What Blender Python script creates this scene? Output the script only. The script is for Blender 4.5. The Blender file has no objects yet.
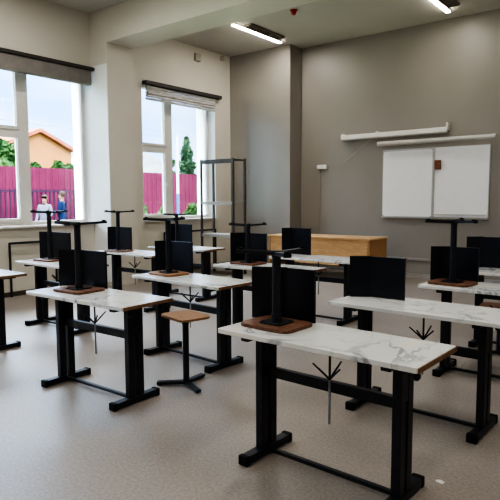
import bpy, bmesh, math, random
from mathutils import Vector, Matrix
random.seed(7)
S = bpy.context.scene
C = S.collection
PI = math.pi

# ------------------------------------------------------------------ materials
def new_mat(name):
    m = bpy.data.materials.new(name); m.use_nodes = True
    nt = m.node_tree
    return m, nt, nt.nodes['Principled BSDF']

def N(nt, t, **kw):
    n = nt.nodes.new(t)
    for k, v in kw.items():
        setattr(n, k, v)
    return n

def noisy(name, c1, c2, scale=8, detail=4, rough=.6, spec=.4, bump=0, metallic=0, bscale=None, stretch=None, coat=0, lo=.35, hi=.65):
    m, nt, b = new_mat(name)
    tc = N(nt, 'ShaderNodeTexCoord'); nz = N(nt, 'ShaderNodeTexNoise')
    nz.inputs['Scale'].default_value = scale; nz.inputs['Detail'].default_value = detail
    src = tc.outputs['Object']
    if stretch:
        mp = N(nt, 'ShaderNodeMapping'); mp.inputs['Scale'].default_value = stretch
        nt.links.new(src, mp.inputs['Vector']); src = mp.outputs['Vector']
    nt.links.new(src, nz.inputs['Vector'])
    r = N(nt, 'ShaderNodeValToRGB')
    r.color_ramp.elements[0].position = lo; r.color_ramp.elements[0].color = (*c1, 1)
    r.color_ramp.elements[1].position = hi; r.color_ramp.elements[1].color = (*c2, 1)
    nt.links.new(nz.outputs['Fac'], r.inputs['Fac']); nt.links.new(r.outputs['Color'], b.inputs['Base Color'])
    b.inputs['Roughness'].default_value = rough; b.inputs['Specular IOR Level'].default_value = spec
    b.inputs['Metallic'].default_value = metallic; b.inputs['Coat Weight'].default_value = coat
    if bump:
        n2 = N(nt, 'ShaderNodeTexNoise'); n2.inputs['Scale'].default_value = bscale or scale * 4
        nt.links.new(src, n2.inputs['Vector'])
        bp = N(nt, 'ShaderNodeBump'); bp.inputs['Strength'].default_value = bump; bp.inputs['Distance'].default_value = .01
        nt.links.new(n2.outputs['Fac'], bp.inputs['Height']); nt.links.new(bp.outputs['Normal'], b.inputs['Normal'])
    return m

def floor_mat():
    m, nt, b = new_mat('speckled_vinyl')
    tc = N(nt, 'ShaderNodeTexCoord')
    a = N(nt, 'ShaderNodeTexNoise'); a.inputs['Scale'].default_value = 60; a.inputs['Detail'].default_value = 3
    c = N(nt, 'ShaderNodeTexNoise'); c.inputs['Scale'].default_value = 1.3; c.inputs['Detail'].default_value = 3
    for n in (a, c): nt.links.new(tc.outputs['Object'], n.inputs['Vector'])
    r = N(nt, 'ShaderNodeValToRGB')
    r.color_ramp.elements[0].position = .3; r.color_ramp.elements[0].color = (.232, .199, .173, 1)
    r.color_ramp.elements[1].position = .7; r.color_ramp.elements[1].color = (.332, .290, .257, 1)
    nt.links.new(a.outputs['Fac'], r.inputs['Fac'])
    r2 = N(nt, 'ShaderNodeValToRGB')
    r2.color_ramp.elements[0].position = .3; r2.color_ramp.elements[0].color = (.88, .88, .88, 1)
    r2.color_ramp.elements[1].position = .7; r2.color_ramp.elements[1].color = (1, 1, 1, 1)
    nt.links.new(c.outputs['Fac'], r2.inputs['Fac'])
    mx = N(nt, 'ShaderNodeMix', data_type='RGBA', blend_type='MULTIPLY'); mx.inputs['Factor'].default_value = 1
    nt.links.new(r.outputs['Color'], mx.inputs['A']); nt.links.new(r2.outputs['Color'], mx.inputs['B'])
    nt.links.new(mx.outputs['Result'], b.inputs['Base Color'])
    b.inputs['Roughness'].default_value = .42; b.inputs['Specular IOR Level'].default_value = .45
    return m

def marble_mat():
    m, nt, b = new_mat('marble_film')
    tc = N(nt, 'ShaderNodeTexCoord'); oi = N(nt, 'ShaderNodeObjectInfo')
    ad = N(nt, 'ShaderNodeVectorMath', operation='MULTIPLY_ADD')
    ad.inputs[1].default_value = (1, 1, 1)
    sc = N(nt, 'ShaderNodeMath', operation='MULTIPLY'); sc.inputs[1].default_value = 37
    nt.links.new(oi.outputs['Random'], sc.inputs[0])
    nt.links.new(tc.outputs['Object'], ad.inputs[0]); nt.links.new(sc.outputs[0], ad.inputs[2])
    nz = N(nt, 'ShaderNodeTexNoise'); nz.inputs['Scale'].default_value = 2.6; nz.inputs['Detail'].default_value = 7
    nz.inputs['Distortion'].default_value = 1.6
    nt.links.new(ad.outputs[0], nz.inputs['Vector'])
    r = N(nt, 'ShaderNodeValToRGB'); e = r.color_ramp.elements
    e[0].position = .0; e[0].color = (.66, .68, .68, 1)
    e[1].position = 1; e[1].color = (.70, .70, .67, 1)
    for p, c in ((.455, (.62, .64, .64)), (.485, (.25, .27, .29)), (.50, (.42, .44, .45)), (.53, (.66, .67, .66)), (.66, (.70, .68, .60))):
        x = e.new(p); x.color = (*c, 1)
    nt.links.new(nz.outputs['Fac'], r.inputs['Fac'])
    n2 = N(nt, 'ShaderNodeTexNoise'); n2.inputs['Scale'].default_value = 2.2
    nt.links.new(ad.outputs[0], n2.inputs['Vector'])
    r2 = N(nt, 'ShaderNodeValToRGB'); r2.color_ramp.elements[0].position = .42; r2.color_ramp.elements[1].position = .6
    nt.links.new(n2.outputs['Fac'], r2.inputs['Fac'])
    mx = N(nt, 'ShaderNodeMix', data_type='RGBA')
    nt.links.new(r2.outputs['Color'], mx.inputs['Factor'])
    mx.inputs['A'].default_value = (.67, .68, .66, 1); nt.links.new(r.outputs['Color'], mx.inputs['B'])
    nt.links.new(mx.outputs['Result'], b.inputs['Base Color'])
    b.inputs['Roughness'].default_value = .2; b.inputs['Specular IOR Level'].default_value = .5
    return m

def plain(name, c, rough=.5, metallic=0, spec=.5, var=.12, scale=12):
    lo = tuple(v * (1 - var) for v in c); hi = tuple(min(1, v * (1 + var)) for v in c)
    return noisy(name, lo, hi, scale=scale, rough=rough, metallic=metallic, spec=spec)

def glass_mat():
    m = bpy.data.materials.new('window_glass'); m.use_nodes = True; nt = m.node_tree
    nt.nodes.remove(nt.nodes['Principled BSDF'])
    out = nt.nodes['Material Output']
    t = N(nt, 'ShaderNodeBsdfTransparent'); t.inputs['Color'].default_value = (.93, .96, .98, 1)
    g = N(nt, 'ShaderNodeBsdfGlossy'); g.inputs['Roughness'].default_value = .02
    fr = N(nt, 'ShaderNodeFresnel'); fr.inputs['IOR'].default_value = 1.35
    mx = N(nt, 'ShaderNodeMixShader')
    nt.links.new(fr.outputs[0], mx.inputs[0]); nt.links.new(t.outputs[0], mx.inputs[1]); nt.links.new(g.outputs[0], mx.inputs[2])
    nt.links.new(mx.outputs[0], out.inputs['Surface'])
    return m

def emit_mat(name, c, s):
    m, nt, b = new_mat(name)
    b.inputs['Base Color'].default_value = (*c, 1)
    b.inputs['Emission Color'].default_value = (*c, 1); b.inputs['Emission Strength'].default_value = s
    return m

M = {}
M['floor'] = floor_mat()
M['marble'] = marble_mat()
M['cream'] = noisy('cream_wall_paint', (.60, .575, .505), (.63, .60, .53), scale=1.5, rough=.75, spec=.25, bump=.03, bscale=150)
M['taupe'] = noisy('taupe_wall_paint', (.262, .241, .216), (.280, .258, .232), scale=1.2, rough=.42, spec=.5, bump=.015, bscale=150)
M['taupe_gloss'] = noisy('taupe_satin_paint', (.262, .241, .216), (.280, .258, .232), scale=1.2, rough=.24, spec=1.0, bump=.008, bscale=150, coat=.8)
M['taupe_gloss'].node_tree.nodes['Principled BSDF'].inputs['Coat Roughness'].default_value = .2
M['taupe_gloss'].node_tree.nodes['Principled BSDF'].inputs['Coat IOR'].default_value = 1.8
M['ceiling'] = noisy('ceiling_paint', (.50, .475, .435), (.53, .505, .46), scale=1.2, rough=.85, spec=.2)
M['reveal'] = noisy('white_plaster_and_pier_light', (.78, .79, .80), (.82, .83, .84), scale=2, rough=.7, spec=.3)
M['pvc'] = plain('white_window_plastic', (.66, .64, .60), rough=.35, var=.03)
M['glass'] = glass_mat()
M['black'] = plain('black_powder_coat', (.009, .011, .017), rough=.45, spec=.4, var=.25, scale=40)
M['screen'] = noisy('glossy_black_panel', (.005, .0065, .012), (.008, .011, .021), scale=3, rough=.30, spec=.32)
M['rubber'] = plain('black_rubber', (.006, .006, .007), rough=.7, spec=.2)
M['rod'] = plain('grey_steel_rod', (.28, .30, .32), rough=.35, metallic=.7)
M['edge'] = noisy('brown_chipboard_edge', (.14, .07, .035), (.24, .13, .07), scale=30, rough=.6)
M['ply'] = noisy('plywood_seat', (.22, .115, .055), (.33, .185, .095), scale=7, rough=.5, stretch=(2, 14, 2))
M['ply_dark'] = noisy('worn_brown_plywood', (.085, .035, .018), (.22, .105, .06), scale=11, detail=6, rough=.5, stretch=(3, 6, 3), lo=.3, hi=.75)
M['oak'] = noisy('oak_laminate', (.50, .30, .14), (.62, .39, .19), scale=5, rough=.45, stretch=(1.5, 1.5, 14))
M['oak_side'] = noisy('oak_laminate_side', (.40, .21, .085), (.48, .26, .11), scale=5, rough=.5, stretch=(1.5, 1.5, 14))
M['white'] = plain('whiteboard_enamel', (.88, .885, .90), rough=.18, var=.01)
M['alu'] = plain('aluminium_trim', (.45, .45, .45), rough=.35, metallic=.6, var=.05)
M['white_case'] = plain('white_metal_case', (.74, .72, .68), rough=.4, var=.03)
M['grey_case'] = plain('grey_metal_case', (.50, .49, .46), rough=.4, var=.03)
M['brown'] = noisy('brown_felt', (.13, .045, .02), (.22, .09, .05), scale=30, rough=.8)
M['shelf_post'] = plain('dark_grey_metal', (.085, .082, .08), rough=.45, metallic=.3)
M['shelf_board'] = plain('grey_shelf_metal', (.36, .35, .33), rough=.45, metallic=.2, var=.04)
M['blind'] = noisy('taupe_blind_cassette', (.17, .158, .145), (.215, .198, .18), scale=6, rough=.7)
M['blind_dark'] = plain('dark_blind_rail', (.035, .03, .027), rough=.6)
M['fabric'] = noisy('grey_blind_fabric', (.30, .285, .27), (.62, .60, .58), scale=5, rough=.8, stretch=(1, 1.2, 16))
M['skirting'] = plain('dark_skirting', (.055, .042, .033), rough=.6)
M['lamp'] = emit_mat('led_strip', (1, .93, .80), 14)
M['louvre'] = plain('dark_louvre', (.19, .16, .135), rough=.5)
M['red'] = plain('red_plastic', (.45, .02, .015), rough=.4)
M['beige_box'] = plain('beige_plastic', (.42, .39, .33), rough=.5)
# outside
M['fence'] = noisy('magenta_fence_sheet', (.046, .006, .0165), (.060, .008, .022), scale=2, rough=.5, spec=.03)
M['rail'] = plain('purple_grey_bars', (.016, .007, .015), rough=.6, spec=.03)
M['peach'] = noisy('peach_render', (.17, .07, .022), (.20, .085, .03), scale=.8, rough=.9, spec=.03)
M['roof_red'] = noisy('red_roof', (.15, .042, .024), (.20, .06, .034), scale=3, rough=.8, spec=.03)
M['roof_grey'] = noisy('grey_roof', (.14, .145, .155), (.19, .195, .205), scale=2, rough=.7, spec=.03)
M['pale'] = plain('pale_render', (.22, .22, .21), rough=.9, spec=.03)
M['leaf'] = noisy('green_leaves', (.007, .024, .007), (.03, .062, .016), scale=1.8, rough=.7, spec=.03)
M['leaf_dark'] = noisy('dark_spruce_needles', (.006, .022, .011), (.022, .05, .02), scale=2.5, rough=.8, spec=.03)
M['bark'] = noisy('bark', (.07, .045, .03), (.13, .09, .06), scale=10, rough=.9, spec=.03)
M['grass'] = noisy('ground_grass', (.06, .10, .05), (.15, .17, .10), scale=1.2, rough=.9, spec=.03)
M['pole_white'] = plain('white_paint', (.30, .31, .33), rough=.5, var=.04, spec=.03)
M['pole_blue'] = plain('blue_paint', (.03, .055, .12), rough=.5, spec=.03)
M['jacket_blue'] = plain('dark_blue_cloth', (.003, .006, .02), rough=.9, spec=.03)
M['jacket_grey'] = plain('grey_white_cloth', (.05, .05, .065), rough=.9, spec=.03)
M['trouser'] = plain('navy_trousers', (.003, .005, .014), rough=.9, spec=.03)
M['skin'] = plain('skin', (.10, .055, .04), rough=.6, var=.04, spec=.03)
M['hair'] = plain('dark_hair', (.02, .014, .01), rough=.7, spec=.03)

# ------------------------------------------------------------------ mesh helpers
class MB:
    def __init__(self): self.bm = bmesh.new()
    def box(self, x0, x1, y0, y1, z0, z1, bev=0):
        r = bmesh.ops.create_cube(self.bm, size=1)
        vs = r['verts']
        for v in vs:
            v.co = Vector((x0 + (v.co.x + .5) * (x1 - x0), y0 + (v.co.y + .5) * (y1 - y0), z0 + (v.co.z + .5) * (z1 - z0)))
        if bev:
            es = list({e for v in vs for e in v.link_edges})
            bmesh.ops.bevel(self.bm, geom=es, offset=bev, segments=2, affect='EDGES', profile=.5)
        return self
    def bar(self, a, b, w, h=None, up=(0, 0, 1), bev=0):
        """rectangular bar from a to b"""
        a, b = Vector(a), Vector(b); d = b - a; L = d.length; d.normalize()
        u = Vector(up)
        if abs(d.dot(u)) > .98: u = Vector((0, 1, 0))
        s = d.cross(u).normalized(); u = s.cross(d)
        r = bmesh.ops.create_cube(self.bm, size=1); vs = r['verts']
        for v in vs:
            c = v.co.copy()
            v.co = a + d * ((c.x + .5) * L) + s * (c.y * w) + u * (c.z * (h or w))
        if bev:
            es = list({e for v in vs for e in v.link_edges})
            bmesh.ops.bevel(self.bm, geom=es, offset=bev, segments=2, affect='EDGES', profile=.5)
        return self
    def tube(self, a, b, r0, r1=None, seg=14):
        a, b = Vector(a), Vector(b); d = b - a
        r = bmesh.ops.create_cone(self.bm, cap_ends=True, segments=seg, radius1=r0, radius2=r0 if r1 is None else r1, depth=d.length)
        rot = d.to_track_quat('Z', 'Y').to_matrix().to_4x4()
        mat = Matrix.Translation((a + b) / 2) @ rot
        bmesh.ops.transform(self.bm, matrix=mat, verts=r['verts'])
        return self
    def ball(self, c, r, sx=1, sy=1, sz=1, seg=16):
        q = bmesh.ops.create_uvsphere(self.bm, u_segments=seg, v_segments=seg // 2 + 2, radius=r)
        for v in q['verts']:
            v.co = Vector((v.co.x * sx, v.co.y * sy, v.co.z * sz)) + Vector(c)
        return self
    def prism(self, pts, z0, z1, axis='z', bev=0):
        """extrude a polygon; pts 2-D; axis z: (x,y); axis x: (y,z)"""
        def P(p, t):
            return Vector((p[0], p[1], t)) if axis == 'z' else Vector((t, p[0], p[1]))
        lo = [self.bm.verts.new(P(p, z0)) for p in pts]; hi = [self.bm.verts.new(P(p, z1)) for p in pts]
        n = len(pts)
        fs = [self.bm.faces.new(lo[::-1]), self.bm.faces.new(hi)]
        for i in range(n):
            fs.append(self.bm.faces.new((lo[i], lo[(i + 1) % n], hi[(i + 1) % n], hi[i])))
        if bev:
            es = [e for f in fs[:2] for e in f.edges]
            bmesh.ops.bevel(self.bm, geom=es, offset=bev, segments=2, affect='EDGES', profile=.5)
        return self
    def mesh(self, name, m, smooth=False):
        bmesh.ops.recalc_face_normals(self.bm, faces=self.bm.faces[:])
        me = bpy.data.meshes.new(name); self.bm.to_mesh(me); self.bm.free()
        me.materials.append(m)
        if smooth:
            for p in me.polygons: p.use_smooth = True
            me.set_sharp_from_angle(angle=math.radians(40))
        return me
    def build(self, name, m, parent=None, smooth=False, loc=None):
        o = bpy.data.objects.new(name, self.mesh(name, m, smooth)); C.objects.link(o)
        if parent: o.parent = parent
        if loc: o.location = loc
        return o

def tag(o, label=None, cat=None, group=None, kind=None):
    if label: o['label'] = label
    if cat: o['category'] = cat
    if group: o['group'] = group
    if kind: o['kind'] = kind
    return o
def thing(name, label, cat, loc=(0, 0, 0), rz=0, group=None):
    o = bpy.data.objects.new(name, None); C.objects.link(o)
    o.empty_display_size = .1
    o.location = loc; o.rotation_euler = (0, 0, rz)
    return tag(o, label, cat, group)
def struct(mb, name, m, parent=None):
    o = mb.build(name, m, parent)
    if not parent: o['kind'] = 'structure'
    return o
def copy_tree(o, parent=None):
    c = o.copy(); C.objects.link(c); c.parent = parent
    for ch in list(o.children): copy_tree(ch, c)
    return c
def rounded(w, d, r, n=5):
    pts = []
    for cx, cy, a0 in ((w/2-r, d/2-r, 0), (-w/2+r, d/2-r, 90), (-w/2+r, -d/2+r, 180), (w/2-r, -d/2+r, 270)):
        for k in range(n + 1):
            a = math.radians(a0 + 90 * k / n); pts.append((cx + r * math.cos(a), cy + r * math.sin(a)))
    return pts

# ------------------------------------------------------------------ room shell
XL, XR, YB, YF, ZC = -7.87, 2.6, -2.6, 9.75, 4.48
XO = -8.4                      # outer face of the window wall
XG = -8.10                     # glass plane
struct(MB().box(XO, XR + .2, YB - .2, YF + .2, -.15, 0), 'floor', M['floor'])
struct(MB().box(XO, XR + .2, YB - .2, YF + .2, ZC, ZC + .15), 'ceiling', M['ceiling'])
struct(MB().box(-6.305, XR + .2, YF, YF + .2, 0, ZC), 'wall_front', M['taupe'])
struct(MB().box(XR, XR + .2, YB, YF, 0, ZC), 'wall_right', M['cream'])
struct(MB().box(XO, XR + .2, YB - .2, YB, 0, ZC), 'wall_back', M['cream'])
struct(MB().box(XL, -6.305, 9.33, YF + .2, 0, ZC), 'trim_1', M['taupe_gloss'])     # corner pillar
W1 = (3.15, 5.75); W2 = (6.83, 8.84); W0 = (-.6, 2.0)
Z0, Z1 = 1.02, 3.62
lw = MB()
ys = [YB - .2, W0[0], W0[1], W1[0], W1[1], W2[0], W2[1], YF + .2]
for i in range(0, 8, 2):
    lw.box(XO, XL, ys[i], ys[i + 1], 0, ZC)
for w in (W0, W1, W2):
    lw.box(XO, XL, w[0], w[1], 0, Z0); lw.box(XO, XL, w[0], w[1], Z1, ZC)
struct(lw, 'wall_left', M['cream'])
# plaster reveals lining the openings (thin skins on the jambs)
for k, w in enumerate((W1, W2)):
    rv = MB()
    rv.box(XO, XL - .001, w[1] - .012, w[1] - .0005, Z0, Z1); rv.box(XO, XL - .001, w[0] + .0005, w[0] + .012, Z0, Z1)
    rv.box(XO, XL - .001, w[0], w[1], Z1 - .012, Z1 - .0005)
    struct(rv, 'trim_%d' % (k + 2), M['reveal'])
# pier between the windows and the beam it carries
struct(MB().box(XL + .0005, -7.43, 5.75, 6.29, 0, ZC - .0005), 'trim_4', M['cream'])
struct(MB().box(-7.4295, XR - .0005, 5.75, 6.29, 3.955, ZC - .0005), 'trim_5', M['cream'])
struct(MB().box(XL + .0005, -7.4305, 5.738, 5.7495, .07, 3.62), 'trim_7', M['reveal'])  # whiter skin on the pier's side: window light painted in as colour
# skirting
struct(MB().box(XL + .0005, XL + .02, YB, 5.75, 0, .07), 'baseboard_left', M['skirting'])
struct(MB().box(XL + .0005, XL + .02, 6.29, 9.33, 0, .07), 'baseboard_left.001', M['skirting'])
struct(MB().box(-6.30, XR, YF - .018, YF - .0005, 0, .07), 'baseboard_front', M['alu'])
struct(MB().box(-6.30, XR, YF - .03, YF - .0005, .31, .35), 'trim_6', M['alu'])     # cable trunking

def window(idx, w, split, tz):
    """split = (y0,y1) of the mullion, tz = centre of the transom on the left part"""
    y0, y1 = w[0] + .012, w[1] - .012
    fr = MB(); d0, d1 = XG - .045, XG + .035
    jm = .055
    fr.box(d0, d1, y0, y0 + jm, Z0 + .03, Z1 - .012); fr.box(d0, d1, y1 - jm, y1, Z0 + .03, Z1 - .012)
    fr.box(d0, d1, y0 + jm, y1 - jm, Z1 - .012 - jm, Z1 - .012); fr.box(d0, d1, y0 + jm, y1 - jm, Z0 + .03, Z0 + .03 + jm)
    fr.box(d0, d1, split[0], split[1], Z0 + .03 + jm, Z1 - .012 - jm)
    fr.box(d0, d1, y0 + jm, split[0], tz - .035, tz + .035)
    root = struct(fr, 'window_%d' % idx, M['pvc'])
    # opening sashes of the left part
    for a, b in ((Z0 + .03 + jm, tz - .035), (tz + .035, Z1 - .012 - jm)):
        s = MB(); q = .05; e0, e1 = XG - .03, XG + .055
        ya, yb = y0 + jm + .002, split[0] - .002; a2, b2 = a + .002, b - .002
        s.box(e0, e1, ya, ya + q, a2, b2); s.box(e0, e1, yb - q, yb, a2, b2)
        s.box(e0, e1, ya + q, yb - q, a2, a2 + q); s.box(e0, e1, ya + q, yb - q, b2 - q, b2)
        so = s.build('window_sash', M['pvc'], root)
        MB().box(XG - .008, XG + .004, ya + q, yb - q, a2 + q, b2 - q).build('pane', M['glass'], so)
        if a < 2:
            MB().box(e1, e1 + .02, yb - .04, yb - .012, 1.70, 1.78).box(e1 + .02, e1 + .04, yb - .037, yb - .015, 1.62, 1.77, .004).build('window_handle', M['pvc'], root)
    MB().box(XG - .008, XG + .004, split[1], y1 - jm, Z0 + .03 + jm, Z1 - .012 - jm).build('pane', M['glass'], root)
    MB().box(XG + .036, XL + .07, w[0] + .013, w[1] - .013, Z0 + .0005, Z0 + .03, .006).build('window_sill', M['pvc'], root)
    return root
window(1, W1, (4.57, 4.72), 2.47)
window(2, W2, (7.61, 7.77), 2.42)
window(3, W0, (.7, .85), 2.45)

# blinds: a cassette under a dark rail
b1 = thing('roller_blind', 'wide taupe roller blind cassette with dark top rail above the big left window', 'blind', (XL, 0, 3.31))
MB().box(.002, .13, 2.9, 5.744, .235, .285).build('rail', M['blind_dark'], b1)
MB().box(.002, .10, 2.9, 5.70, .0, .235, .012).build('cassette', M['blind'], b1)
b2 = thing('folded_blind', 'grey fabric blind folded up above the narrower window beside the shelving rack', 'blind', (XL, 0, 3.25))
MB().box(.002, .12, 6.86, 8.93, .27, .335).build('rail', M['blind_dark'], b2)
fb = MB()
for k in range(5):
    fb.box(.004 + .006 * (k % 2), .05 + .018 * (k % 3), 6.92, 8.80, .005 + k * .053, .05 + k * .053, .012)
fb.build('fabric_folds', M['fabric'], b2)

# ------------------------------------------------------------------ desks
DW, DD, DH = 1.145, .46, .74
def make_desk():
    t = thing('school_desk', 'x', 'desk')
    th = .026
    MB().prism(rounded(DW - .006, DD, .012, 3), DH - th, DH, bev=.003).build('tabletop', M['marble'], t)
    MB().box(DW/2 - .0028, DW/2 + .003, -DD/2 + .006, DD/2 - .006, DH - th + .001, DH - .002).build('edge_band', M['edge'], t)
    LX = DW/2 - .165
    for s in (-1, 1):
        lg = MB()
        for yy in (-.039, .039):
            lg.box(s*LX - .023, s*LX + .023, yy - .029, yy + .029, .05, DH - th - .03, .004)
        lg.box(s*LX - .021, s*LX + .021, -.06, .06, .50, DH - th - .032)        # joining sleeve
        l = lg.build('leg', M['black'], t)
        MB().box(s*LX - .024, s*LX + .024, -.19, .19, DH - th - .03, DH - th - .0005, .003).build('bracket', M['black'], l)
        MB().box(s*LX - .028, s*LX + .028, -.185, .185, .008, .05, .004).build('foot', M['black'], l)
        for e in (-1, 1):
            MB().box(s*LX - .031, s*LX + .031, e*.196 - .016, e*.196 + .016, 0, .054, .006).build('end_cap', M['rubber'], l)
    MB().box(-LX + .023, LX - .023, -.02, .02, .455, .51, .004).box(-LX + .023, LX - .023, .022, .034, .462, .475).build('stretcher', M['black'], t)
    MB().box(-LX + .028, LX - .028, -.013, .013, .018, .040, .003).build('floor_bar', M['black'], t)
    HX = .035
    r = MB().tube((HX, -.045, .53), (HX, -.045, DH - th - .0005), .006).build('hook_rod', M['black'], t)
    j = (HX, -.045, .533)
    MB().tube((HX, -.045, .30), (HX, -.045, .53), .0065).build('rod_end', M['rod'], r)
    for a in (200, 335, 80, 265):
        h = .075
        MB().tube(j, (HX + .088 * math.cos(math.radians(a)), -.045 + .088 * math.sin(math.radians(a)), j[2] + h), .006, .0045, 8).build('hook', M['black'], r)
    k = MB().box(DW/2 - .07, DW/2 - .04, -.15, -.12, DH - th - .03, DH - th - .0005)
    k.ball((DW/2 - .045, -.135, DH - th - .04), .021, .9, 1, 1, 12).build('knob', M['black'], t, smooth=True)
    return t
GD = 'adjustable marble-top desks in rows'
desks = [
 (-1.400, 2.430, -.03, 'marble-film desk nearest the camera, low upturned stool on its left end'),
 (-3.420, 2.490, .02, 'marble-film desk at front left with brown right edge, between nearest desk and cut-off table'),
 (-1.320, 3.490, -.03, 'marble-film desk at right holding only a black screen, no stool, behind the nearest desk'),
 (-3.450, 3.530, -.06, 'marble-film desk with a plywood stool standing on the floor in front of it'),
 (-5.490, 3.530, 0, 'marble-film desk beside the big left window, black pipe rail right behind it'),
 (-5.520, 2.590, 0, 'marble-film desk cut off by the left picture edge, only its right end showing'),
 (-1.110, 4.570, 0, 'marble-film desk at right with upturned stool below the whiteboard'),
 (-3.410, 4.640, .02, 'marble-film desk in the middle, its upturned stool and screen in front of the teacher desk'),
 (-5.770, 4.850, 0, 'marble-film desk near the wall pier, upturned stool and screen at its left end'),
 (-5.750, 5.780, 0, 'farthest left marble-film desk, in front of the metal shelving rack'),
 (-3.430, 5.680, 0, 'marble-film desk with a screen and no stool, directly before the wooden teacher desk'),
 (-1.150, 5.650, 0, 'farthest right marble-film desk, half cut off, with a screen and no stool on top'),
]
proto = make_desk()
for i, (x, y, r, lab) in enumerate(desks):
    o = proto if i == 0 else copy_tree(proto)
    o.location = (x, y, 0); o.rotation_euler = (0, 0, r)
    tag(o, lab, 'desk', GD)

# ------------------------------------------------------------------ stools (tripod base, round column, plywood seat)
def make_stool(h, loc, rz, label, group, mseat, arm=0, flipped=False):
    t = thing('stool', label, 'stool', loc, rz, group)
    if flipped:
        t.rotation_euler = (PI, 0, rz)
    MB().prism(rounded(.34, .27, .045, 5), h - .018, h, bev=.004).build('seat', mseat, t)
    mp = MB().prism(rounded(.15, .15, .02, 3), h - .025, h - .0185).tube((0, 0, h - .07), (0, 0, h - .025), .028, .030)
    for sx in (-1, 1):
        for sy in (-1, 1):
            mp.tube((sx*.055, sy*.055, h - .03), (sx*.055, sy*.055, h - .024), .008)
    mp.build('mounting_plate', M['black'], t, smooth=True)
    MB().tube((0, 0, .03), (0, 0, h - .06), .0245, seg=18).build('column', M['black'], t, smooth=True)
    MB().tube((0, 0, .012), (0, 0, .050), .029, .026, 18).build('hub', M['black'], t, smooth=True)
    for k in range(3):
        a = arm + k * 2 * PI / 3; c, s = math.cos(a), math.sin(a)
        l = MB().bar((c*.02, s*.02, .026), (c*.225, s*.225, .018), .036, .018, bev=.003).build('leg', M['black'], t)
        MB().tube((c*.205, s*.205, 0), (c*.205, s*.205, .011), .014, seg=10).build('foot_pad', M['rubber'], l)
    return t
R = math.radians
GS = 'upturned stools on the desks'
def upturned(x, y, ztop, rz, armw, label, mseat=None):
    # arm direction is mirrored by the flip: world angle = rz - local
    h = ztop - DH - .0008
    make_stool(h, (x, y, ztop), rz, label, GS, mseat or M['ply_dark'], arm=rz - armw, flipped=True)
upturned(-1.752, 2.462, 1.172, R(-3), R(200), 'shortest upturned stool, dark worn seat, on the desk nearest the camera')
upturned(-3.655, 2.505, 1.285, R(2), R(188), 'upturned stool standing on the front left desk, feet level with the big window sill')
upturned(-3.785, 3.575, 1.278, R(-8), R(215), 'upturned stool on the desk that has a plywood stool before it', M['ply'])
upturned(-5.765, 3.580, 1.325, R(4), R(205), 'upturned stool on the desk by the big left window, behind the front left one')
upturned(-6.01, 4.760, 1.30, R(0), R(188), 'upturned stool on the desk beside the wall pier, its feet against the pale wall')
upturned(-5.90, 5.750, 1.24, R(5), R(195), 'upturned stool on the farthest left desk, feet just under the second window')
upturned(-3.700, 4.670, 1.185, R(3), R(190), 'upturned stool on the middle desk, left of the wooden teacher desk')
upturned(-1.47, 4.555, 1.275, R(-4), R(212), 'upturned stool on the right-hand desk, feet touching the whiteboard bottom edge in view')
GF = 'stools standing on the floor'
make_stool(.555, (-2.985, 2.985, 0), R(-14), 'plywood-topped stool standing upright on the floor in the aisle between the left desks', GF, M['ply'], arm=R(218 + 14))
make_stool(.46, (-1.28, 5.33, 0), R(6), 'small brown stool on the floor at right, partly hidden behind the right-hand desks', GF, M['ply_dark'], arm=R(205))

# ------------------------------------------------------------------ black folding screens
def screen(L, S_, Rr, h, label):
    cx, cy = S_
    t = thing('desk_screen', label, 'screen', (cx, cy, DH + .002), 0, 'black folding screens on the desks')
    for P in (L, Rr):
        d = Vector((P[0] - cx, P[1] - cy, 0)); n = d.normalized()
        mb = MB().bar(n * .004 + Vector((0, 0, h/2)), d + Vector((0, 0, h/2)), .010, h, bev=.003)
        mb.build('panel', M['screen'], t)
    MB().tube((0, 0, .01), (0, 0, h - .01), .007, seg=10).build('hinge', M['black'], t)
    return t
screen((-1.995, 2.56), (-1.81, 2.646), (-1.612, 2.64), .30, 'black folding screen behind the short stool on the desk nearest the camera')
screen((-4.01, 2.57), (-3.88, 2.69), (-3.555, 2.69), .291, 'black folding screen on the front left desk, behind its upturned stool')
screen((-1.866, 3.533), (-1.746, 3.615), (-1.486, 3.608), .288, 'black folding screen alone on the right desk, mirrored in the glossy tabletop')
screen((-4.06, 3.66), (-3.985, 3.765), (-3.64, 3.745), .293, 'black folding screen on the desk above the plywood floor stool')
screen((-6.11, 3.66), (-6.0, 3.74), (-5.59, 3.735), .317, 'black folding screen on the desk by the big left window')
screen((-6.37, 4.86), (-6.315, 4.945), (-5.96, 4.945), .317, 'black folding screen on the desk beside the wall pier')
screen((-6.234, 5.86), (-6.151, 5.95), (-5.773, 5.935), .323, 'black folding screen on the farthest left desk, under the second window')
screen((-4.0, 4.735), (-3.89, 4.845), (-3.58, 4.84), .320, 'black folding screen on the middle desk, before the shelving rack')
screen((-1.70, 4.69), (-1.554, 4.78), (-1.327, 4.77), .284, 'black folding screen behind the stool on the right-hand desk under the whiteboard')
screen((-4.01, 5.76), (-3.945, 5.875), (-3.65, 5.865), .328, 'black folding screen standing against the wooden teacher desk front in view')
screen((-1.72, 5.75), (-1.59, 5.85), (-1.25, 5.845), .307, 'black folding screen cut by the right picture edge, farthest right')

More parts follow.
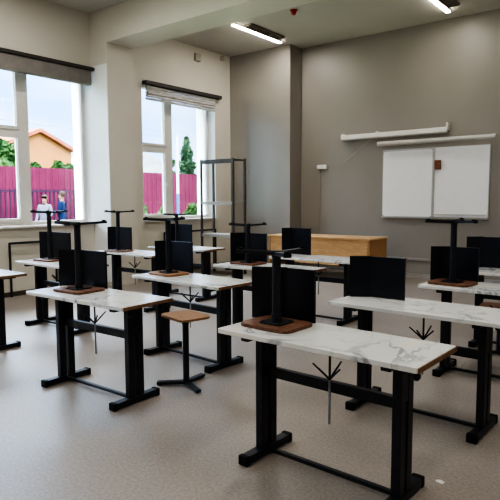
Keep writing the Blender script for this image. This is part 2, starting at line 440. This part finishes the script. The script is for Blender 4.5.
# ------------------------------------------------------------------ teacher desk
td = thing('teacher_desk', 'long oak laminate teacher desk standing before the grey front wall', 'desk', (-5.24, 8.94, 0))
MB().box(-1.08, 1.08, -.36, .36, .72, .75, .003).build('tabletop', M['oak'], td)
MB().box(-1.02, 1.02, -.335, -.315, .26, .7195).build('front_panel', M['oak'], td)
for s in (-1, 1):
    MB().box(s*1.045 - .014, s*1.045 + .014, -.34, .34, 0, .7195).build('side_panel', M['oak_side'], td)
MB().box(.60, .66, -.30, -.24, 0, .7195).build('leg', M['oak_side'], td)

# ------------------------------------------------------------------ shelving rack
sh = thing('shelving_rack', 'open metal shelving rack with dark posts between second window and front pillar', 'shelf', (-7.03, 8.10, 0))
for sx in (-1, 1):
    for sy in (-1, 1):
        p = MB().box(sx*.40 - .018, sx*.40 + .018, sy*.175 - .018, sy*.175 + .018, .012, 2.2)
        po = p.build('post', M['shelf_post'], sh)
        MB().box(sx*.40 - .024, sx*.40 + .024, sy*.175 - .024, sy*.175 + .024, 0, .02).build('foot', M['rubber'], po)
for z, mm in ((.12, 'shelf_board'), (.74, 'shelf_board'), (1.36, 'shelf_board'), (2.16, 'shelf_post')):
    MB().box(-.381, .381, -.156, .156, z, z + .028).box(-.381, .381, -.19, -.157, z - (.05 if z > 2 else .025), z + .03).build('shelf', M[mm], sh)

# ------------------------------------------------------------------ whiteboard wall
wb = thing('whiteboard', 'white two-panel whiteboard with thin grey frame on the front wall', 'whiteboard', (-3.53, YF, 1.09))
MB().box(-.955, .955, -.02, -.001, 0, 1.24).build('backing', M['alu'], wb)
MB().prism(rounded(.93, 1.19, .05, 4), .022, .034).build('board_panel', M['white'], wb)
wb.children[-1].rotation_euler = (PI/2, 0, 0); wb.children[-1].location = (-.475, 0, .615)
MB().prism(rounded(.91, 1.21, .02, 4), .022, .034).build('board_panel', M['white'], wb)
wb.children[-1].rotation_euler = (PI/2, 0, 0); wb.children[-1].location = (.485, 0, .622)
MB().box(-.012, .028, -.045, -.021, .01, 1.22).build('centre_strip', M['alu'], wb)
MB().box(-.955, .955, -.06, -.021, -.012, .008).build('lower_rail', M['alu'], wb)
MB().box(.05, .92, -.06, -.035, .058, .068).build('pen_line', M['alu'], wb)
tag(MB().box(-.055, .055, -.035, 0, -.08, .08, .008).build('board_eraser', M['brown'], loc=(-3.44, YF - .047, 2.02)), 'small brown felt eraser stuck on the whiteboard near its centre strip', 'eraser')
ps = thing('projection_screen', 'long white projection screen case, upper of two bars on the front wall', 'projector screen', (-4.30, YF, 2.57))
MB().box(-1.02, 1.02, -.13, -.05, 0, .085, .01).build('screen_case', M['white_case'], ps)
for x in (-1.0, -.28, 1.02):
    MB().box(x - .015, x + .015, -.12, -.001, .03, .16 if x > 0 else .11).build('wall_bracket', M['white_case'], ps)
MB().box(-1.01, 1.01, -.11, -.07, -.014, .001).build('bottom_bar', M['grey_case'], ps)
bl = thing('board_lamp', 'grey tubular board lamp, lower bar directly above the whiteboard', 'lamp', (-3.53, YF, 2.40))
MB().tube((-1.0, -.16, .035), (1.06, -.16, .035), .042, seg=16).build('lamp_housing', M['grey_case'], bl, smooth=True)
for x in (-.7, .75):
    MB().tube((x, -.001, .05), (x, -.13, .04), .012, seg=8).build('arm', M['grey_case'], bl)
wd = thing('wall_device', 'small white box on the front wall left of the whiteboard', 'wall box', (-5.79, YF, 2.03))
MB().box(-.11, .11, -.05, -.001, 0, .085, .008).build('casing', M['white_case'], wd)
MB().box(-.085, -.055, -.014, -.001, -1.68, -.001).build('cable_channel', M['taupe'], wd)

MB().tube((-.37, -.06, .02), (-1.02, -.006, -.44), .004, seg=6).build('pull_cord', M['grey_case'], ps)
tag(MB().prism([(-.02, -.012), (.015, -.02), (.024, .004), (.0, .018), (-.018, .008)], .001, .004).build('paper_scrap', M['white_case'], loc=(-.909, 2.715, 0)), 'tiny white paper scrap on the floor right of the nearest desk', 'scrap')
# wall sensors, detector
for y, z, s, lab in ((8.30, 4.27, .075, 'beige sensor box high on the left wall near the ceiling, nearer the beam'), (9.05, 4.39, .045, 'tiny beige box at the ceiling corner beside the taupe pillar')):
    q = MB().box(XL + .001, XL + .06, y - s, y + s, z - s, z + s, .008)
    q.bm.verts.ensure_lookup_table()
    tag(q.ball((XL + .06, y, z), s*.4, .5, 1, 1, 10).build('sensor_box', M['beige_box'], smooth=True), lab, 'sensor', 'sensor boxes on the left wall')
fd = thing('fire_detector', 'small red fire detector on the ceiling right of the long lamp', 'detector', (-5.15, 7.72, ZC))
MB().tube((0, 0, -.02), (0, 0, -.0005), .06, .06, 20).build('base_plate', M['red'], fd, smooth=True)
MB().tube((0, 0, -.075), (0, 0, -.02), .03, .05, 20).build('dome', M['red'], fd, smooth=True)

# ceiling lamps: a lit strip beside a dark louvre
def make_lamp():
    t = thing('ceiling_lamp', 'x', 'ceiling lamp')
    MB().box(-.13, -.05, -.70, .70, -.03, -.0005, .004).build('housing', M['white_case'], t)
    MB().box(-.125, -.055, -.71, .71, -.046, -.0305, .004).build('led_strip', M['lamp'], t)
    lv = MB()
    lv.box(-.03, -.02, -.50, .50, -.04, -.0005); lv.box(.15, .16, -.50, .50, -.04, -.0005); lv.box(-.02, .15, -.50, .50, -.012, -.0005)
    for k in range(11):
        lv.box(-.02, .15, -.50 + k * .099, -.49 + k * .099, -.04, -.012)
    lv.build('louvre', M['louvre'], t)
    return t
lamp0 = make_lamp()
spots = [(-6.24, 8.31, 'long lit ceiling lamp with dark louvre above the pillar corner'), (-3.10, 8.58, 'lit ceiling lamp cut by the top picture edge, right of the red detector'),
         ]
for k, (x, y, lab) in enumerate(spots):
    o = lamp0 if k == 0 else copy_tree(lamp0)
    o.location = (x, y, ZC); tag(o, lab, 'ceiling lamp', 'ceiling lamps')

def area(x, y, w, h, e, col=(1, .96, .90)):
    l = bpy.data.lights.new('lamp_light', 'AREA'); l.shape = 'RECTANGLE'; l.size = w; l.size_y = h; l.energy = e; l.color = col
    o = bpy.data.objects.new('lamp_light', l); C.objects.link(o); o.location = (x, y, ZC - .05)
    return o
for x in (-6.24, -3.10, .05):
    for y in (8.31, 3.6, -.2):
        area(x - .09, y, .06, 1.36, (13 if x < -5 else 7) if y > 5 else 20)

# black pipe rails along the window wall
def pipe(y0, y1, lab):
    x = XL + .06
    p = MB()
    z = .80; r = .017
    p.tube((x, y0, 0), (x, y0, z), r).tube((x, y0, z), (x, y1, z), r).tube((x, y1, z), (x, y1, 0), r).ball((x, y0, z), r).ball((x, y1, z), r)
    o = thing('pipe_rail', lab, 'pipe', (0, 0, 0), 0, 'black pipe rails under the windows')
    p.build('rail', M['black'], o, smooth=True)
    for y in (y0 + .3, (y0 + y1) / 2, y1 - .3):
        MB().bar((XL + .001, y, z), (x - .01, y, z), .02).build('wall_bracket', M['black'], o)
pipe(4.19, 4.95, 'black pipe rail on the cream wall under the big left window')
pipe(7.28, 8.75, 'black pipe rail on the cream wall under the second window')

# ------------------------------------------------------------------ outside
GZ = -.15
g = MB().box(-120, XO - .02, -60, 140, GZ - .1, GZ).build('lawn', M['grass']); g['kind'] = 'structure'
# corrugated fence: many posts of one sheet profile
fz = thing('sheet_fence', 'tall magenta corrugated metal fence outside the windows', 'fence', (-18, 0, GZ))
pts = []; y = 0.0; k = 0
while y < 34:
    d = .025 if k % 2 else 0
    pts += [(d, y), (d, y + .10)]; y += .125; k += 1
f = MB()
lo = [f.bm.verts.new((p[0], p[1], .02)) for p in pts]; hi = [f.bm.verts.new((p[0], p[1], 2.72)) for p in pts]
for i in range(len(pts) - 1): f.bm.faces.new((lo[i], lo[i+1], hi[i+1], hi[i]))
f.build('sheet', M['fence'], fz)
for k in range(12):
    MB().box(-.12, -.06, k*2.9 + .5, k*2.9 + .56, 0, 2.68).build('post', M['rail'], fz)
rl = thing('bar_railing', 'dark purple vertical bar railing before the magenta fence', 'railing', (-17.3, 0, GZ))
b = MB(); y = 6.0
while y < 13.4:
    b.box(-.02, .02, y, y + .04, 0, 1.95); y += .16
b.build('bars', M['rail'], rl)
MB().box(-.03, .03, 6, 13.4, 1.85, 1.92).build('top_bar', M['rail'], rl)
MB().box(-.03, .03, 6, 13.4, .2, .26).build('bottom_bar', M['rail'], rl)

hs = thing('house', 'peach house with red gable roof behind the magenta fence', 'house', (-35, 0, GZ))
prof = [(18.9, 0), (23.7, 0), (23.7, 5.0), (22.5, 5.55), (22.1, 5.75), (21.2, 6.12), (20.3, 5.75), (18.9, 5.1)]
MB().prism([(p[0], p[1]) for p in prof], -9, 0, axis='x').build('walls', M['peach'], hs)
rf = MB()
for a, c in (((23.85, 5.0), (22.5, 5.62)), ((22.5, 5.62), (21.2, 6.2)), ((21.2, 6.2), (18.7, 5.1))):
    rf.prism([(a[0], a[1]), (c[0], c[1]), (c[0], c[1] + .24), (a[0], a[1] + .24)], -9.2, .3, axis='x')
rf.build('roof', M['roof_red'], hs)
MB().box(-4, -3.4, 20.6, 21.0, 5.9, 6.7).build('chimney', M['roof_red'], hs)
h2 = thing('house', 'pale house with light grey roof seen in the second window', 'house', (-32, 0, GZ))
MB().prism([(25.6, 0), (30.2, 0), (30.2, 3.4), (25.6, 3.4)], -8, 0, axis='x').build('walls', M['pale'], h2)
MB().prism([(25.2, 3.4), (30.6, 3.4), (30.2, 3.8), (29.2, 4.6), (28.2, 5.0), (27.2, 5.0), (26.4, 4.6)], -8.2, .3, axis='x').build('roof', M['roof_grey'], h2)

def leaves(mb, c, rx, ry, rz, n, size, cone=False):
    for _ in range(n):
        if cone:
            t = random.random() ** 1.6
            a = random.random() * 2 * PI; rr = (1 - t) ** .75 * (.5 + .45 * random.random()) * (.85 + .2 * math.sin(t * 40))
            p = Vector((c[0] + rx * rr * math.cos(a), c[1] + ry * rr * math.sin(a), c[2] + rz * t))
        else:
            v = Vector((random.gauss(0, 1), random.gauss(0, 1), random.gauss(0, 1))).normalized() * (.6 + .4 * random.random())
            p = Vector((c[0] + rx * v.x, c[1] + ry * v.y, c[2] + rz * v.z))
        n1 = Vector((random.gauss(0, 1), random.gauss(0, 1), random.gauss(0, 1))).normalized()
        n2 = n1.orthogonal().normalized(); s = size * (.6 + .8 * random.random())
        q = [p + n1 * s, p + n2 * s * .5, p - n1 * s, p - n2 * s * .5]
        mb.bm.faces.new([mb.bm.verts.new(x) for x in q])
    return mb
def tree(loc, h, r, label, cone=False, n=1300, blobs=None, name='tree', m='leaf', group=None):
    t = thing(name, label, 'tree' if 'tree' in name else 'bush', loc, 0, group)
    MB().tube((0, 0, 0), (0, 0, h * .8), .09, .03, 8).build('trunk', M['bark'], t)
    mb = MB()
    if cone:
        leaves(mb, (0, 0, .4), r, r, h - .4, n, .13, True)
    else:
        for bx, by, bz, br in blobs or [(0, 0, .62, .55), (.2, .45, .5, .42), (-.1, -.5, .5, .42), (0, .1, .82, .3)]:
            leaves(mb, (bx * r, by * r, bz * h), br * r * 1.1, br * r * 1.25, br * min(h, r * 1.2), n // 4, .13)
            q = bmesh.ops.create_icosphere(mb.bm, subdivisions=2, radius=1)
            for v in q['verts']:
                k = .72 + .12 * random.random()
                v.co = Vector((bx * r + v.co.x * br * r * k, by * r + v.co.y * br * r * 1.1 * k, bz * h + v.co.z * br * min(h, r * 1.2) * k))
    mb.build('foliage', M[m], t)
    return t
GT = 'trees and bushes behind the fence'
tree((-22, 22.3, GZ), 5.0, 1.25, 'dark green conifer tree behind the fence in the second window', True, 2800, name='conifer_tree', m='leaf_dark', group=GT)
tree((-25.5, 24.3, GZ), 4.7, .8, 'small loose tree left of the dark conifer in the second window', n=800, name='young_tree', m='leaf_dark', group=GT)
tree((-25.2, 13.2, GZ), 4.6, 1.7, 'tall bushy green tree at the left end of the fence in the big window', n=1700, name='leafy_tree', group=GT)
tree((-21.5, 12.75, GZ), 3.55, .62, 'low green bush over the fence below the left end of the peach house', n=700, name='leafy_bush', group=GT)
tree((-22.6, 14.55, GZ), 3.75, .72, 'green bush over the fence below the middle of the peach house', n=800, name='leafy_bush', group=GT)
tree((-25.0, 16.75, GZ), 3.85, .66, 'low green bush over the fence below the right end of the peach house', n=700, name='leafy_bush', group=GT)
GB = 'low shrubs below the second window'
for (x, y, h, lab) in ((-13.2, 11.25, 1.5, 'low green shrub at the left end of the row below the second window'), (-13.3, 12.45, 1.35, 'low green shrub second from left in the second window'), (-13.2, 13.65, 1.5, 'low green shrub at the right end of the row below the second window')):
    tree((x, y, GZ), h, .5, lab, n=900, name='low_bush', m='leaf', group=GB)
pl = thing('flag_pole', 'slim pole, white above and blue below, outside the second window', 'pole', (-15.4, 15.1, GZ))
MB().tube((0, 0, 1.8), (0, 0, 4.0), .05, .05).build('upper_pole', M['pole_white'], pl, smooth=True)
MB().tube((0, 0, 0), (0, 0, 1.8), .06, .06).build('lower_pole', M['pole_blue'], pl, smooth=True)
wr = MB()
for k in range(12):
    y0, y1 = 10 + k, 11 + k
    sag = lambda y: 4.95 + .004 * (y - 16) ** 2
    wr.tube((-24, y0, sag(y0)), (-24, y1, sag(y1)), .014, seg=6)
wo = tag(wr.build('power_line', M['shelf_post']), 'thin power line crossing the sky above the peach house', 'cable')

# people outside by the railing
def person(x, y, h, face, label, mjack, arm):
    """continuous skinned body facing angle `face`, standing; h = body height"""
    t = thing('person', label, 'person', (x, y, GZ), face)
    s = h / 1.75
    J = {'pel': (0, 0, .95), 'wai': (.01, 0, 1.10), 'che': (.01, 0, 1.30), 'nec': (0, 0, 1.46), 'hb': (.015, 0, 1.54), 'hd': (.02, 0, 1.66)}
    E = [('pel', 'wai'), ('wai', 'che'), ('che', 'nec'), ('nec', 'hb'), ('hb', 'hd')]
    rad = {'pel': .15, 'wai': .145, 'che': .165, 'nec': .06, 'hb': .075, 'hd': .09}
    for sd, n in ((1, 'l'), (-1, 'r')):
        bend = arm if sd == 1 else .05
        J.update({n+'sh': (0, sd*.19, 1.40), n+'el': (.02, sd*.24, 1.13), n+'wr': (.10 + bend, sd*.22, .92 + bend), n+'ha': (.13 + bend*1.2, sd*.215, .84 + bend*1.2),
                  n+'hi': (0, sd*.09, .90), n+'kn': (.03, sd*.10, .50), n+'an': (-.01, sd*.11, .09), n+'to': (.15, sd*.13, .045)})
        E += [('che', n+'sh'), (n+'sh', n+'el'), (n+'el', n+'wr'), (n+'wr', n+'ha'), ('pel', n+'hi'), (n+'hi', n+'kn'), (n+'kn', n+'an'), (n+'an', n+'to')]
        rad.update({n+'sh': .075, n+'el': .055, n+'wr': .038, n+'ha': .04, n+'hi': .10, n+'kn': .065, n+'an': .045, n+'to': .04})
    ks = list(J)
    me = bpy.data.meshes.new('body')
    me.from_pydata([tuple(c * s for c in J[k]) for k in ks], [(ks.index(a), ks.index(b)) for a, b in E], [])
    o = bpy.data.objects.new('body', me); C.objects.link(o)
    sk = o.modifiers.new('skin', 'SKIN'); sk.use_smooth_shade = True
    for i, k in enumerate(ks):
        r = rad[k] * s; me.skin_vertices[0].data[i].radius = (r, r)
    me.skin_vertices[0].data[0].use_root = True
    o.modifiers.new('sub', 'SUBSURF').levels = 2
    dg = bpy.context.evaluated_depsgraph_get()
    nm = bpy.data.meshes.new_from_object(o.evaluated_get(dg)); bpy.data.objects.remove(o)
    nm.materials.clear()
    for k in ('skin',): nm.materials.append(M[k])
    nm.materials.append(mjack); nm.materials.append(M['trouser'])
    for p in nm.polygons:
        c = p.center / s; p.use_smooth = True
        hand = abs(c.y) > .15 and c.z < .90 + arm * (1 if c.y > 0 else .3) and c.x > .08
        p.material_index = 0 if (c.z > 1.47 or hand) else (1 if c.z > .86 else 2)
    bo = bpy.data.objects.new('body', nm); C.objects.link(bo); bo.parent = t
    # hair cap, face features
    hm = MB().ball((-.012*s, 0, 1.685*s), .105*s, 1, .92, 1.0, 18)
    for v in list(hm.bm.verts):
        if v.co.x > .035*s and v.co.z < 1.72*s or v.co.z < 1.60*s: hm.bm.verts.remove(v)
    hm.build('hair', M['hair'], t, smooth=True)
    MB().ball((.105*s, 0, 1.645*s), .016*s, 1, .8, 1.4, 8).build('nose', M['skin'], t, smooth=True)
    for sd in (-1, 1):
        MB().ball((.098*s, sd*.034*s, 1.672*s), .011*s, .6, 1, .7, 8).build('eye', M['hair'], t)
        MB().ball((.01*s, sd*.095*s, 1.65*s), .022*s, .8, .4, 1.3, 8).build('ear', M['skin'], t)
    MB().box(.098*s, .106*s, -.022*s, .022*s, 1.60*s, 1.607*s).build('mouth', M['red'], t)
    return t
person(-16.4, 10.05, 1.72, R(-60), 'person in a light grey top standing outside by the bar railing', M['jacket_grey'], .12)
person(-16.3, 10.62, 1.84, R(-140), 'person in a dark blue jacket standing outside, right of the other one', M['jacket_blue'], .2)

# ------------------------------------------------------------------ sky, sun
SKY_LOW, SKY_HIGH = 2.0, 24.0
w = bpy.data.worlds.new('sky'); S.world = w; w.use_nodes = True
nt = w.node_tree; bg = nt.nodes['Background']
tc = N(nt, 'ShaderNodeTexCoord'); mp = N(nt, 'ShaderNodeMapping'); mp.inputs['Scale'].default_value = (2.2, 2.2, 6.5)
nz = N(nt, 'ShaderNodeTexNoise'); nz.inputs['Scale'].default_value = 1.6; nz.inputs['Detail'].default_value = 6
nt.links.new(tc.outputs['Generated'], mp.inputs['Vector']); nt.links.new(mp.outputs['Vector'], nz.inputs['Vector'])
cr = N(nt, 'ShaderNodeValToRGB')
cr.color_ramp.elements[0].position = .40; cr.color_ramp.elements[0].color = (.27, .53, 1.0, 1)
cr.color_ramp.elements[1].position = .64; cr.color_ramp.elements[1].color = (.70, .85, 1.0, 1)
nt.links.new(nz.outputs['Fac'], cr.inputs['Fac'])
sx = N(nt, 'ShaderNodeSeparateXYZ'); nt.links.new(tc.outputs['Generated'], sx.inputs[0])
rm = N(nt, 'ShaderNodeMapRange', interpolation_type='SMOOTHSTEP')       # unseen upper sky boosted to light the room, clearer blue low down
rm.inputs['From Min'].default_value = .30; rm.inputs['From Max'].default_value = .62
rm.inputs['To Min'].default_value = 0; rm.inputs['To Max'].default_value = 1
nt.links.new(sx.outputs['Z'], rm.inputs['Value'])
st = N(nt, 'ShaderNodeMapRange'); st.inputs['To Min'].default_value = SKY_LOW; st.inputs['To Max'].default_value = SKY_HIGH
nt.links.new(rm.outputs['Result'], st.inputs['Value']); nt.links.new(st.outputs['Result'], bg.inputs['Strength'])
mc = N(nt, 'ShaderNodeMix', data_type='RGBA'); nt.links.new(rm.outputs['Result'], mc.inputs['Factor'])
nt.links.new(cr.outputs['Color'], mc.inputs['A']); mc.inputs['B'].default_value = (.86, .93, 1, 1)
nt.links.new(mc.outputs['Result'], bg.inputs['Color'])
sl = bpy.data.lights.new('sun', 'SUN'); sl.energy = 3; sl.angle = R(8); sl.color = (1, .95, .88)
so = bpy.data.objects.new('sun', sl); C.objects.link(so)
so.rotation_euler = Vector((-.65, .25, -.75)).to_track_quat('-Z', 'Y').to_euler()

# ------------------------------------------------------------------ camera
cam = bpy.data.cameras.new('camera'); co = bpy.data.objects.new('camera', cam); C.objects.link(co)
cam.sensor_width = 36; cam.sensor_fit = 'HORIZONTAL'; cam.lens = 552.168 / 500 * 36; cam.clip_start = .05; cam.clip_end = 300
pit, yaw, rol = 0.09258242, 0.66649176, -0.004538
cy, sy, cp, sp, cr_, sr_ = math.cos(yaw), math.sin(yaw), math.cos(pit), math.sin(pit), math.cos(rol), math.sin(rol)
fw = Vector((-sy, cy, 0)); rt = Vector((cy, sy, 0)); up = Vector((0, 0, 1))
F = fw * cp - up * sp; U = up * cp + fw * sp
Rv = rt * cr_ + U * sr_; U2 = U * cr_ - rt * sr_
m = Matrix((Rv, U2, -F)).transposed().to_4x4(); m.translation = (0, 0, 1.44379)
co.matrix_world = m
S.camera = co
S.view_settings.view_transform = 'AgX'
S.view_settings.look = 'AgX - High Contrast'
S.view_settings.exposure = 1.2
